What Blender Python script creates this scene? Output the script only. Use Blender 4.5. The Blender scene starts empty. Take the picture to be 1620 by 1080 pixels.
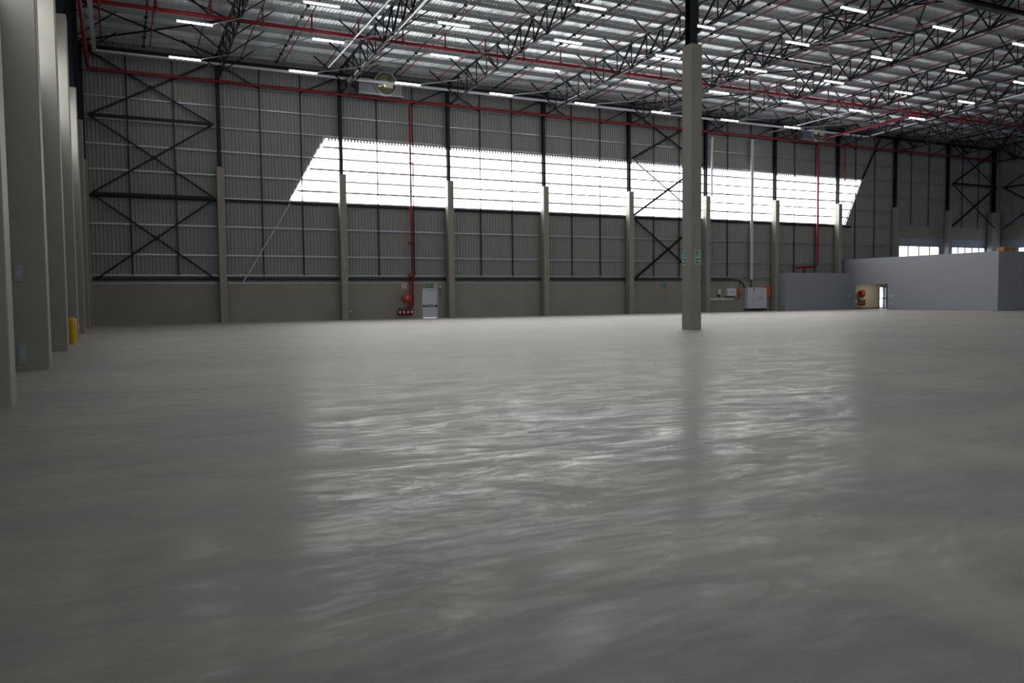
import bpy, math, random
from mathutils import Vector, Matrix
random.seed(7)
SC = bpy.context.scene
COL = SC.collection
# ------------------------------------------------------------------ camera
cam_data = bpy.data.cameras.new('camera'); cam = bpy.data.objects.new('camera', cam_data); COL.objects.link(cam)
yaw, pitch, roll = 0.4562, -0.0549, -0.0100
fw = Vector((math.sin(yaw)*math.cos(pitch), math.cos(yaw)*math.cos(pitch), math.sin(pitch)))
r0 = Vector((math.cos(yaw), -math.sin(yaw), 0)); u0 = r0.cross(fw)
rt = r0*math.cos(roll)+u0*math.sin(roll); up = u0*math.cos(roll)-r0*math.sin(roll)
m = Matrix((rt, up, -fw)).transposed().to_4x4(); m.translation = Vector((0, 0, 1.5)); cam.matrix_world = m
cam_data.sensor_width = 36; cam_data.lens = 1266.75*36/1620; cam_data.clip_start = .05; cam_data.clip_end = 400
SC.camera = cam
# ------------------------------------------------------------------ sky
SKY_STRENGTH = 3.0
SHEET_GLOW = 5.2          # daylight coming through the translucent wall sheeting
REAR_FILL = 1.8  # strength of the added fill strip behind the camera
SIDE_GLOW = 2.6
TUBE_GLOW = 24.0
world = bpy.data.worlds.new('sky'); SC.world = world; world.use_nodes = True
bg = world.node_tree.nodes['Background']; bg.inputs[0].default_value = (.80, .90, 1, 1); bg.inputs[1].default_value = SKY_STRENGTH
SC.view_settings.view_transform = 'Standard'; SC.view_settings.look = 'None'
SC.view_settings.gamma = 1; SC.view_settings.use_curve_mapping = False
SC.view_settings.exposure = 0.80

# ------------------------------------------------------------------ materials
def mat(name, col, rough=.6, metal=0., noise=0., nscale=3., spec=.5, stretch=(1, 1, 1)):
    M = bpy.data.materials.new(name); M.use_nodes = True; nt = M.node_tree; b = nt.nodes['Principled BSDF']
    b.inputs['Base Color'].default_value = (*col, 1); b.inputs['Roughness'].default_value = rough
    b.inputs['Metallic'].default_value = metal; b.inputs['Specular IOR Level'].default_value = spec
    if noise:
        tc = nt.nodes.new('ShaderNodeTexCoord'); mp = nt.nodes.new('ShaderNodeMapping'); mp.inputs['Scale'].default_value = stretch
        n = nt.nodes.new('ShaderNodeTexNoise'); n.inputs['Scale'].default_value = nscale; n.inputs['Detail'].default_value = 5
        cr = nt.nodes.new('ShaderNodeMapRange'); cr.inputs[1].default_value = .3; cr.inputs[2].default_value = .7
        cr.inputs[3].default_value = 1-noise; cr.inputs[4].default_value = 1+noise
        mx = nt.nodes.new('ShaderNodeVectorMath'); mx.operation = 'SCALE'; mx.inputs[0].default_value = col
        nt.links.new(tc.outputs['Object'], mp.inputs[0]); nt.links.new(mp.outputs[0], n.inputs['Vector']); nt.links.new(n.outputs['Fac'], cr.inputs[0])
        nt.links.new(cr.outputs[0], mx.inputs['Scale']); nt.links.new(mx.outputs[0], b.inputs['Base Color'])
    return M
def glow(name, col, s):
    M = bpy.data.materials.new(name); M.use_nodes = True; nt = M.node_tree
    for n in list(nt.nodes):
        if n.type == 'BSDF_PRINCIPLED': nt.nodes.remove(n)
    e = nt.nodes.new('ShaderNodeEmission'); e.inputs[0].default_value = (*col, 1); e.inputs[1].default_value = s
    nt.links.new(e.outputs[0], nt.nodes['Material Output'].inputs[0]); return M
CONC = mat('painted_concrete', (.245, .226, .188), .55, noise=.07, nscale=1.2)
PANEL = mat('concrete_panel', (.235, .215, .178), .6, noise=.08, nscale=.6)
SHEET = mat('inner_wall_sheet', (.225, .225, .218), .5, .0, noise=.04, nscale=2)
ROOFM = mat('foil_roof_lining', (.85, .90, .92), .38, .35, noise=.06, nscale=.5)
PURL = mat('galvanised_purlin', (.33, .345, .35), .6, .1, noise=.08, nscale=2)
GALV = mat('galvanised_steel', (.34, .36, .39), .42, .6, noise=.06, nscale=5)
TRAY = mat('zinc_tray', (.52, .54, .58), .6, .15)
DUCT = mat('dull_duct_metal', (.20, .21, .23), .4, .4)
REDB = mat('bright_red_enamel', (.42, .014, .014), .35)
BLACK = mat('black_steel', (.007, .008, .013), .5, spec=.25)
DARK = mat('dark_cable', (.012, .012, .013), .5)
RED = mat('red_pipe_paint', (.20, .010, .014), .5, spec=.3)
YEL = mat('yellow_paint', (.62, .36, .006), .35)
WHITE = mat('white_enamel', (.55, .56, .58), .45)
LGREY = mat('light_grey_enamel', (.52, .53, .57), .4)
GREYP = mat('grey_paint', (.27, .28, .315), .55, noise=.03, nscale=.8)
CREAM = mat('cream_paint', (.62, .60, .46), .6, noise=.03, nscale=1)
ORNG = mat('orange_cover', (.62, .085, .01), .5)
GREEN = mat('sign_green', (.010, .10, .055), .45)
PALE = mat('sign_pale', (.42, .66, .55), .45)
SIGNW = mat('sign_cream', (.60, .50, .42), .5)
SIGNR = mat('sign_dark_red', (.16, .05, .04), .5)
CARD = mat('brown_cardboard', (.36, .18, .06), .8, noise=.1, nscale=3)
GOLD = mat('brassy_mirror', (.34, .32, .20), .18, .85)
MIRR = mat('bright_duct_metal', (.62, .62, .60), .25, .85)
NAVY = mat('dark_blue_frame', (.015, .02, .05), .35)
SEAL = mat('joint_sealant', (.10, .10, .095), .8)
GLOWS = glow('translucent_daylight_sheet', (.97, .985, 1.0), SHEET_GLOW)
FILLR = glow('added_rear_fill_glow', (.90, .96, 1.0), REAR_FILL)
GLOWL = glow('translucent_daylight_sheet_side', (.93, .97, 1.0), SIDE_GLOW)
TUBE = glow('fluorescent_tube', (1.0, .965, .955), TUBE_GLOW)
LAMPW = glow('corridor_lamp', (1.0, .95, .75), 9)
GLASS = bpy.data.materials.new('window_glass'); GLASS.use_nodes = True
nt = GLASS.node_tree; nt.nodes.remove(nt.nodes['Principled BSDF'])
g = nt.nodes.new('ShaderNodeBsdfGlossy'); g.inputs['Roughness'].default_value = .02
t = nt.nodes.new('ShaderNodeBsdfTransparent'); t.inputs[0].default_value = (.86, .9, .95, 1); mx = nt.nodes.new('ShaderNodeMixShader'); mx.inputs[0].default_value = .07
nt.links.new(t.outputs[0], mx.inputs[1]); nt.links.new(g.outputs[0], mx.inputs[2]); nt.links.new(mx.outputs[0], nt.nodes['Material Output'].inputs[0])

# power-floated concrete floor: mottled colour, patchy polish
FLOOR = bpy.data.materials.new('floated_concrete_floor'); FLOOR.use_nodes = True; nt = FLOOR.node_tree; L = nt.links; b = nt.nodes['Principled BSDF']
tc = nt.nodes.new('ShaderNodeTexCoord')
def noise_node(scale, det, st=(1, 1, 1), rot=0., dist=0., rough=.55):
    mp = nt.nodes.new('ShaderNodeMapping'); mp.inputs['Scale'].default_value = st; mp.inputs['Rotation'].default_value = (0, 0, rot)
    n = nt.nodes.new('ShaderNodeTexNoise'); n.inputs['Scale'].default_value = scale; n.inputs['Detail'].default_value = det
    n.inputs['Distortion'].default_value = dist; n.inputs['Roughness'].default_value = rough
    L.new(tc.outputs['Object'], mp.inputs[0]); L.new(mp.outputs[0], n.inputs['Vector']); return n.outputs['Fac']
def ramp(inp, stops):
    r = nt.nodes.new('ShaderNodeValToRGB'); e = r.color_ramp.elements
    e[0].position = stops[0][0]; e[0].color = (*stops[0][1], 1); e[1].position = stops[-1][0]; e[1].color = (*stops[-1][1], 1)
    for p, c in stops[1:-1]:
        k = e.new(p); k.color = (*c, 1)
    L.new(inp, r.inputs[0]); return r.outputs[0]
def mixc(f, a, c, mode='MIX'):
    x = nt.nodes.new('ShaderNodeMix'); x.data_type = 'RGBA'; x.blend_type = mode
    if isinstance(f, float): x.inputs[0].default_value = f
    else: L.new(f, x.inputs[0])
    L.new(a, x.inputs[6]); L.new(c, x.inputs[7]); return x.outputs[2]
big = ramp(noise_node(.20, 8, st=(.55, 1, 1), rot=-.45, dist=.9, rough=.65), [(.36, (.150, .149, .146)), (.5, (.202, .189, .168)), (.64, (.266, .234, .188))])
mid = ramp(noise_node(.8, 10, st=(.35, 1.3, 1), rot=.46, dist=1.2, rough=.7), [(.35, (.84, .85, .87)), (.64, (1.12, 1.10, 1.06))])
fine = ramp(noise_node(4.5, 11, st=(.4, 1.3, 1), rot=.46, dist=.7, rough=.75), [(.36, (.87, .88, .89)), (.64, (1.10, 1.09, 1.06))])
c1 = mixc(1., big, mid, 'MULTIPLY'); c2 = mixc(1., c1, fine, 'MULTIPLY')
dust = ramp(noise_node(.35, 5, rot=-.6, dist=.8), [(.56, (0, 0, 0)), (.72, (.5, .5, .5))])
rgb = nt.nodes.new('ShaderNodeRGB'); rgb.outputs[0].default_value = (.33, .29, .22, 1)
c3 = mixc(dust, c2, rgb.outputs[0])
L.new(c3, b.inputs['Base Color'])
b.inputs['Roughness'].default_value = .8
patch = noise_node(1.1, 15, st=(.5, 1.2, 1), rot=.46, dist=.8, rough=.86)
def mrange(inp, a0, a1, b0, b1):
    r = nt.nodes.new('ShaderNodeMapRange'); r.inputs[1].default_value = a0; r.inputs[2].default_value = a1; r.inputs[3].default_value = b0; r.inputs[4].default_value = b1
    L.new(inp, r.inputs[0]); return r.outputs[0]
gl = nt.nodes.new('ShaderNodeBsdfGlossy'); gl.inputs[0].default_value = (1, .95, .91, 1)
L.new(mrange(patch, .42, .58, .29, .19), gl.inputs['Roughness'])
ms = nt.nodes.new('ShaderNodeMixShader'); finep = noise_node(5.5, 12, st=(.4, 1.3, 1), rot=.46, dist=.6, rough=.8)
mm = nt.nodes.new('ShaderNodeMath'); mm.operation = 'MULTIPLY'; L.new(mrange(patch, .44, .59, .02, .19), mm.inputs[0]); L.new(mrange(finep, .42, .60, .22, 1.), mm.inputs[1]); L.new(mm.outputs[0], ms.inputs[0])
fr = nt.nodes.new('ShaderNodeFresnel'); fr.inputs[0].default_value = 1.4
sh = nt.nodes.new('ShaderNodeBsdfGlossy'); sh.inputs[0].default_value = (1, .96, .90, 1); sh.inputs['Roughness'].default_value = .58
m0 = nt.nodes.new('ShaderNodeMixShader'); L.new(mrange(fr.outputs[0], .02, 1., .0, .38), m0.inputs[0]); L.new(b.outputs[0], m0.inputs[1]); L.new(sh.outputs[0], m0.inputs[2])
L.new(m0.outputs[0], ms.inputs[1]); L.new(gl.outputs[0], ms.inputs[2]); L.new(ms.outputs[0], nt.nodes['Material Output'].inputs[0])
bp = nt.nodes.new('ShaderNodeBump'); bp.inputs['Strength'].default_value = .05; bp.inputs['Distance'].default_value = .01
L.new(noise_node(9, 6), bp.inputs['Height']); L.new(bp.outputs[0], b.inputs['Normal']); L.new(bp.outputs[0], gl.inputs['Normal'])

# ------------------------------------------------------------------ helpers
class MB:
    def __init__(s): s.v = []; s.f = []; s.sm = []; s.mi = []; s.cur = 0
    def add(s, vs, fs, smooth=False):
        o = len(s.v); s.v += [tuple(v) for v in vs]; s.f += [tuple(i+o for i in f) for f in fs]; s.sm += [smooth]*len(fs); s.mi += [s.cur]*len(fs); return s
    def box(s, x0, y0, z0, x1, y1, z1):
        v = [(x, y, z) for z in (z0, z1) for y in (y0, y1) for x in (x0, x1)]
        return s.add(v, [(0, 2, 3, 1), (4, 5, 7, 6), (0, 1, 5, 4), (2, 6, 7, 3), (0, 4, 6, 2), (1, 3, 7, 5)])
    def chamfer(s, x0, y0, z0, x1, y1, z1, c):      # vertical prism with chamfered corners
        p = [(x0+c, y0), (x1-c, y0), (x1, y0+c), (x1, y1-c), (x1-c, y1), (x0+c, y1), (x0, y1-c), (x0, y0+c)]
        return s.prism(p, z0, z1)
    def prism(s, p, z0, z1):
        n = len(p); v = [(a, b, z0) for a, b in p]+[(a, b, z1) for a, b in p]
        return s.add(v, [tuple(range(n-1, -1, -1)), tuple(range(n, 2*n))]+[(i, (i+1) % n, n+(i+1) % n, n+i) for i in range(n)])
    def beam(s, p, q, w, h=None):
        h = h or w; p = Vector(p); q = Vector(q); d = (q-p).normalized()
        a = d.cross(Vector((0, 0, 1)));
        if a.length < 1e-3: a = Vector((1, 0, 0))
        a.normalize(); c = a.cross(d); vs = []
        for e in (p, q):
            for i, j in ((-1, -1), (1, -1), (1, 1), (-1, 1)): vs.append(e+a*(i*w/2)+c*(j*h/2))
        return s.add(vs, [(3, 2, 1, 0), (4, 5, 6, 7), (0, 1, 5, 4), (1, 2, 6, 5), (2, 3, 7, 6), (3, 0, 4, 7)])
    def angle(s, p, q, w, t=.012):                  # rolled angle section
        p = Vector(p); q = Vector(q); d = (q-p).normalized(); a = d.cross(Vector((0, 0, 1)))
        if a.length < 1e-3: a = Vector((1, 0, 0))
        a.normalize(); c = a.cross(d)
        prof = [(0, 0), (w, 0), (w, t), (t, t), (t, w), (0, w)]; vs = []
        for e in (p, q):
            for i, j in prof: vs.append(e+a*(i-w/2)+c*(j-w/2))
        n = 6
        return s.add(vs, [tuple(range(n-1, -1, -1)), tuple(range(n, 2*n))]+[(i, (i+1) % n, n+(i+1) % n, n+i) for i in range(n)])
    def hsec(s, x, y, z0, z1, w, d, t=.02):         # upright I section, web along y
        p = [(-w/2, -d/2), (w/2, -d/2), (w/2, -d/2+t), (t/2, -d/2+t), (t/2, d/2-t), (w/2, d/2-t), (w/2, d/2), (-w/2, d/2), (-w/2, d/2-t), (-t/2, d/2-t), (-t/2, -d/2+t), (-w/2, -d/2+t)]
        return s.prism([(x+a, y+b) for a, b in p], z0, z1)
    def path(s, pts, r, n=10, closed=False):
        pts = [Vector(p) for p in pts]; rings = []; prev = None
        for i, p in enumerate(pts):
            d = (pts[min(i+1, len(pts)-1)]-pts[max(i-1, 0)]).normalized()
            if prev is None:
                a = d.cross(Vector((0, 0, 1)))
                if a.length < 1e-3: a = Vector((1, 0, 0))
            else: a = prev-d*prev.dot(d)
            a.normalize(); prev = a; c = d.cross(a)
            rings.append([p+(a*math.cos(2*math.pi*k/n)+c*math.sin(2*math.pi*k/n))*r for k in range(n)])
        vs = [v for R in rings for v in R]; fs = []
        for i in range(len(pts)-1):
            for k in range(n): fs.append((i*n+k, i*n+(k+1) % n, (i+1)*n+(k+1) % n, (i+1)*n+k))
        s.add(vs, fs, True)
        o = len(pts)-1
        return s.add(rings[0], [tuple(range(n-1, -1, -1))]).add(rings[-1], [tuple(range(n))])
    def lathe(s, c, axis, prof, n=24):              # prof: (radius, distance along axis)
        c = Vector(c); d = Vector(axis).normalized(); a = d.orthogonal().normalized(); e = d.cross(a); vs = []
        for r, h in prof:
            for k in range(n): vs.append(c+d*h+(a*math.cos(2*math.pi*k/n)+e*math.sin(2*math.pi*k/n))*max(r, 1e-4))
        fs = [(i*n+k, i*n+(k+1) % n, (i+1)*n+(k+1) % n, (i+1)*n+k) for i in range(len(prof)-1) for k in range(n)]
        return s.add(vs, fs, True)
    def build(s, name, material, parent=None, origin=None):
        o0 = Vector(parent.location) if parent is not None and origin is None else Vector(origin or (0, 0, 0))
        if parent is not None and parent.parent is not None and origin is None: o0 = Vector(parent.location)+Vector(parent.parent.location)
        me = bpy.data.meshes.new(name); me.from_pydata([(x-o0.x, y-o0.y, z-o0.z) for x, y, z in s.v], [], s.f); me.update()
        me.polygons.foreach_set('use_smooth', s.sm)
        for mm in (material if isinstance(material, (list, tuple)) else [material]): me.materials.append(mm)
        if isinstance(material, (list, tuple)): me.polygons.foreach_set('material_index', s.mi)
        ob = bpy.data.objects.new(name, me); COL.objects.link(ob)
        if parent is not None: ob.parent = parent
        else: ob.location = o0
        return ob
def tag(o, label, cat, group=None):
    o['label'] = label; o['category'] = cat
    if group: o['group'] = group
    return o
def thing(name, loc, label, cat, group=None):
    o = bpy.data.objects.new(name, None); COL.objects.link(o); o.location = loc; o.empty_display_size = .2
    return tag(o, label, cat, group)
def structure(o, label=None):
    o['kind'] = 'structure'
    if label: o['label'] = label
    return o
def loc_build(mb, name, material, root):            # mesh already written in the root's own coordinates
    return mb.build(name, material, root, origin=(0, 0, 0))
def copy_tree(o, loc):
    c = o.copy(); COL.objects.link(c); c.location = loc
    for ch in list(o.children):
        d = ch.copy(); COL.objects.link(d); d.parent = c
        for g2 in ch.children:
            e = g2.copy(); COL.objects.link(e); e.parent = d
    return c
ORD = ['first', 'second', 'third', 'fourth', 'fifth', 'sixth', 'seventh', 'eighth', 'ninth', 'tenth', 'eleventh', 'twelfth', 'thirteenth', 'fourteenth', 'fifteenth', 'sixteenth',
       'seventeenth', 'eighteenth', 'nineteenth', 'twentieth', 'twenty-first', 'twenty-second', 'twenty-third', 'twenty-fourth', 'twenty-fifth', 'twenty-sixth', 'twenty-seventh',
       'twenty-eighth', 'twenty-ninth', 'thirtieth', 'thirty-first', 'thirty-second', 'thirty-third', 'thirty-fourth']

# ------------------------------------------------------------------ the hall
YW = 57.9; XL = -2.2; XR = 90.0; YF = -30.0; YRIDGE = -1.0
BAY = 8.266; XC0 = 6.42
def xc(k): return XC0+BAY*k                          # column centres on the long wall, k = 0..9
PITCH = 1.71
def yn(i): return 57.1-PITCH*i
def ztop(y): return 17.75+.042*(57.1-(y if y > YRIDGE else 2*YRIDGE-y))
def zbot(y): return 16.10+.050*(57.1-y)
def zroof(y): return ztop(y)+.32

structure(MB().box(XL-.3, YF-.3, -.3, XR+2.3, YW+2.2, 0).build('floor', FLOOR), 'grey power-floated concrete floor')

# roof lining, ribs running down the slope
def ribbed(xs_profile, ys, zf, name, material, lab):
    vs = []; fs = []; n = len(ys)
    for x, dz in xs_profile:
        for y in ys: vs.append((x, y, zf(y)+dz))
    for i in range(len(xs_profile)-1):
        for j in range(n-1): fs.append((i*n+j, i*n+j+1, (i+1)*n+j+1, (i+1)*n+j))
    return structure(MB().add(vs, fs).build(name, material), lab)
prof = []; x = XL-.1
while x < XR+.1:
    prof += [(x, 0), (x+.13, 0), (x+.15, .03), (x+.20, .03)]; x += .22
ribbed(prof, [58.1, 28.1, YRIDGE, YF-.1], zroof, 'ceiling', ROOFM, 'ribbed silver roof lining')

# long wall: translucent trapezoid in ribbed sheeting
def sky_range(x):
    lo, hi = 8.42, 13.0
    if x < 11.05 or x > 67.9: return None
    if x < 13.62: hi = 8.42+(x-11.05)*(13.0-8.42)/(13.62-11.05)
    if x > 65.6: lo = 8.42+(x-65.6)*(13.0-8.42)/(67.9-65.6)
    return (lo, hi) if hi-lo > .02 else None
def sheet_profile(x0, x1, p=.235):
    out = []; x = x0
    while x < x1:
        out += [(x, 0), (x+p*.36, 0), (x+p*.5, .055), (x+p*.86, .055)]; x += p
    return [q for q in out if q[0] < x1]+[(x1, 0)]
def wall_sheet(x0, x1, z0, z1, y, glazed, flip=1):
    A = MB(); G = MB(); pr = sheet_profile(x0, x1)
    for (xa, da), (xb, db) in zip(pr, pr[1:]):
        ra = sky_range(xa+1e-4) if glazed else None; rb = sky_range(xb-1e-4) if glazed else None
        ya, yb = y-da*flip, y-db*flip
        def q(M, a0, a1, b0, b1, off=0): M.add([(xa, ya+off, a0), (xb, yb+off, b0), (xb, yb+off, b1), (xa, ya+off, a1)], [(0, 1, 2, 3)])
        if ra or rb:
            if not ra: ra = (rb[0], rb[0]) if xb < 20 else (13.0, 13.0)
            if not rb: rb = (ra[0], ra[0]) if xa < 20 else (13.0, 13.0)
            tooth = .17 if ((da > 0 or db > 0) and xa > 13.7 and xb < 67.6) else 0.
            q(A, z0, ra[0], z0, rb[0]); q(A, ra[1]-tooth, z1, rb[1]-tooth, z1)
            q(G, ra[0]-.02, ra[1]+.02, rb[0]-.02, rb[1]+.02, .03)
        else: q(A, z0, z1, z0, z1)
    return A, G
A, G = wall_sheet(XL, 72.62, 2.6, 18.05, YW, True)
A2, _ = wall_sheet(72.62, XR, 8.6, 18.05, YW, False)
A.add(A2.v, A2.f)
structure(A.build('wall_back', SHEET), 'ribbed grey inner wall sheeting')
structure(G.build('window_1', GLOWS), 'glowing translucent sheeting in a leaning trapezoid')
mb = MB()
mb.box(XL, 57.78, 0, 20.76, 58.05, 2.62); mb.box(22.02, 57.78, 0, 70.44, 58.05, 2.62); mb.box(70.44, 57.78, 2.25, 71.6, 58.05, 2.62); mb.box(71.6, 57.78, 0, 72.62, 58.05, 2.62); mb.box(20.76, 57.78, 2.26, 22.02, 58.05, 2.62)
structure(mb.build('wall_back_base', PANEL), 'low smooth concrete wall under the sheeting')
mb = MB()      # panels above the offices with the strip windows
mb.box(72.62, 57.74, 7.35, XR, 58.05, 8.66)
structure(mb.build('wall_back_band', PANEL), 'concrete band over the upper windows')
mb = MB(); mb.box(72.62, 57.80, 6.55, XR, 58.05, 7.35)
for a, c in ((72.62, 73.5), (80.25, 82.1), (88.0, XR)): mb.box(a, 57.80, 4.6, c, 58.05, 6.55)
mb.box(72.62, 57.80, 0, XR, 58.05, 4.6)
structure(mb.build('wall_back_upper', GREYP), 'pale grey painted wall round the upper windows')
def strip_window(n, x0, x1, panes, z0=4.6, z1=6.55):
    f = MB(); w = (x1-x0)/panes
    f.box(x0, 57.84, z0, x1, 57.92, z0+.07); f.box(x0, 57.84, z1-.07, x1, 57.92, z1)
    for i in range(panes+1):
        xx = min(max(x0+w*i, x0+.06), x1-.06); f.box(xx-.05, 57.84, z0+.07, xx+.05, 57.92, z1-.07)
    o = structure(f.build('window_%d' % n, NAVY, origin=(x0, 57.84, z0)), 'dark framed strip window above the offices')
    MB().box(x0+.03, 57.875, z0+.03, x1-.03, 57.883, z1-.03).build('pane', GLASS, o, origin=(x0, 57.84, z0))
strip_window(2, 73.5, 80.25, 4); strip_window(3, 82.1, 88.0, 5)

# left wall, right wall, the wall behind
def yz_sheet(y0, y1, z0, zf, x, name, lab, flip):
    vs = []; fs = []; y = y0; pts = []
    while y < y1: pts += [(y, 0), (y+.085, 0), (y+.12, .035), (y+.20, .035)]; y += .235
    pts = [p for p in pts if p[0] < y1]+[(y1, 0)]
    for y, d in pts: vs += [(x+d*flip, y, z0), (x+d*flip, y, zf(y))]
    fs = [(2*i, 2*i+1, 2*i+3, 2*i+2) for i in range(len(pts)-1)]
    return structure(MB().add(vs, fs).build(name, SHEET), lab)
yz_sheet(YF, YW, 2.6, lambda y: 8.2, XL, 'wall_left', 'grey ribbed sheeting behind the tall columns', 1)
vs = []; fs = []; pts = []; y = YF
while y < YW: pts += [(y, 0), (y+.085, 0), (y+.12, .035), (y+.20, .035)]; y += .235
pts = [p for p in pts if p[0] < YW]+[(YW, 0)]
def lsky(y): return 8.2 if y > 44 else (11.0 if y < 42 else 8.2+(44-y)*1.4)
for y, d in pts: vs += [(XL+d, y, lsky(y)), (XL+d, y, zroof(y))]
fs = [(2*i, 2*i+1, 2*i+3, 2*i+2) for i in range(len(pts)-1)]
structure(MB().add(vs, fs).build('wall_left_upper', SHEET))
structure(MB().add([(XL-.02, YF, 8.1), (XL-.02, 44.1, 8.1), (XL-.02, 42, 11.1), (XL-.02, YF, 11.1)], [(0, 1, 2, 3)]).build('window_6', GLOWL), 'translucent daylight strip behind the tall columns')
structure(MB().box(XL-.05, YF, 0, XL+.07, 57.78, 2.6).build('wall_left_base', PANEL))
yz_sheet(YF, YW, 8.6, zroof, XR, 'wall_right', 'grey ribbed sheeting on the far end wall', -1)
mb = MB().box(XR-.12, YF, 7.35, XR+.1, 57.74, 8.66)
structure(mb.build('wall_right_band', PANEL), 'concrete band on the far end wall')
mb = MB().box(XR-.08, YF, 6.5, XR+.1, 57.74, 7.35).box(XR-.08, YF, 0, XR+.1, 57.74, 4.6).box(XR-.08, 55.5, 4.6, XR+.1, 57.74, 6.5).box(XR-.08, YF, 4.6, XR+.1, 49.5, 6.5)
structure(mb.build('wall_right_upper', GREYP))
f = MB(); f.box(XR-.02, 49.5, 4.6, XR+.06, 55.5, 4.67).box(XR-.02, 49.5, 6.43, XR+.06, 55.5, 6.5)
for i in range(5):
    yy = min(max(49.5+1.5*i, 49.56), 55.44); f.box(XR-.02, yy-.05, 4.67, XR+.06, yy+.05, 6.43)
f.box(XR-.01, 49.5, 6.0, XR+.05, 55.5, 6.04)
o = structure(f.build('window_4', NAVY, origin=(XR, 49.5, 4.6)), 'dark framed strip window in the far end wall')
MB().box(XR+.02, 49.55, 4.63, XR+.028, 55.45, 6.47).build('pane', GLASS, o, origin=(XR, 49.5, 4.6))
mb = MB(); pr = sheet_profile(XL, XR)
for (xa, da), (xb, db) in zip(pr, pr[1:]):
    for z0, z1 in ((0, 9.0), (13.4, 18.9)): mb.add([(xa, YF+da, z0), (xb, YF+db, z0), (xb, YF+db, z1), (xa, YF+da, z1)], [(3, 2, 1, 0)])
structure(mb.build('wall_front', SHEET)); 
structure(MB().add([(XL, YF-.02, 8.98), (XR, YF-.02, 8.98), (XR, YF-.02, 13.42), (XL, YF-.02, 13.42)], [(3, 2, 1, 0)]).build('window_5', FILLR), 'added glowing fill strip in the wall behind')  # unseen emissive strip, added to light surfaces facing the camera

# ------------------------------------------------------------------ concrete columns with steel posts
def wall_column(k):
    c = xc(k); lab = 'beige concrete column on the long wall, %s from the tall column row, black steel post on top' % ORD[k]
    if k == 9: lab = 'beige concrete column on the long wall standing between the two upper strip windows'
    if k == 8: lab = 'beige concrete column on the long wall at the near end of the upper strip windows'
    if k == 7: lab = 'beige concrete column on the long wall where the bright panel ends, left of the upper windows'
    t = thing('concrete_column', (c, 57.39, 0), lab, 'column', 'concrete columns along the long wall')
    MB().chamfer(c-.24, 57.06, 0, c+.24, 57.63, 10.4, .015).build('shaft', CONC, t)
    MB().hsec(c, 57.5, 10.4, ztop(57.5)-.12, .22, .30, .03).build('steel_post', BLACK, t)
    m2 = MB().box(c-.2, 57.3, 10.4, c+.2, 57.63, 10.425)
    for a in (-.15, .15):
        for d in (-.14, .09): m2.lathe((c+a, 57.5+d, 10.425), (0, 0, 1), [(.018, 0), (.018, .04), (0, .04)], 6)
    m2.build('base_plate', BLACK, t)
    return t
for k in range(0, 11):
    if k == 10:
        t = thing('concrete_column', (88.35, 57.39, 0), 'wide beige concrete column in the far dark corner of the hall', 'column', 'concrete columns along the long wall')
        MB().chamfer(87.85, 57.06, 0, 89.3, 57.63, 10.4, .015).build('shaft', CONC, t)
        MB().hsec(88.5, 57.4, 10.4, ztop(57.4)-.12, .34, .34, .03).build('steel_post', BLACK, t)
    else: wall_column(k)
names = ['nearest the camera', 'second from the camera', 'third from the camera', 'fourth from the camera', 'fifth from the camera', 'sixth from the camera', 'standing in the corner beside the long wall']
tops = [12.4, 12.4, 12.4, 12.4, 11.38, 11.38, 10.4]
extra = ['with grey socket plates', 'its head catching the light', 'its head catching the light', 'with the yellow bollard before it', 'with a low white socket', 'narrowly showing', 'half hidden']
for n in range(7):
    y = 13.47+7.27*n
    t = thing('concrete_column', (-1.76, y+.35, 0), 'tall beige concrete column of the row by the short wall, '+names[n], 'column', 'tall concrete columns by the short wall')
    MB().chamfer(-2.1, y, 0, -1.425, y+.70 if n < 6 else y+.54, tops[n], .02).build('shaft', CONC, t)
    MB().hsec(-1.72, y+.36, tops[n], ztop(y)-.12, .40, .44, .03).build('steel_post', BLACK, t)
    MB().box(-2.0, y+.08, tops[n], -1.45, y+.64, tops[n]+.03).build('base_plate', BLACK, t)
for n, cx in enumerate((22.84, 47.71)):
    t = thing('concrete_column', (cx, 28.42, 0), ['free-standing beige concrete column in the middle of the floor, green exit signs on it', 'beige concrete column cut by the picture edge in front of the grey offices'][n], 'column', 'free-standing concrete columns')
    MB().chamfer(cx-.29, 28.10, 0, cx+.29, 28.73, 12.37, .012).build('shaft', CONC, t)
    MB().hsec(cx-.02, 28.45, 12.37, 16.86, .36, .40, .03).build('steel_post', BLACK, t)
    m2 = MB().box(cx-.24, 28.2, 12.37, cx+.22, 28.68, 12.40)
    for a in (-.2, .18):
        for d in (-.2, .2): m2.lathe((cx+a, 28.44+d, 12.40), (0, 0, 1), [(.02, 0), (.02, .07), (0, .07)], 6)
    m2.build('base_plate', BLACK, t)

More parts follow.
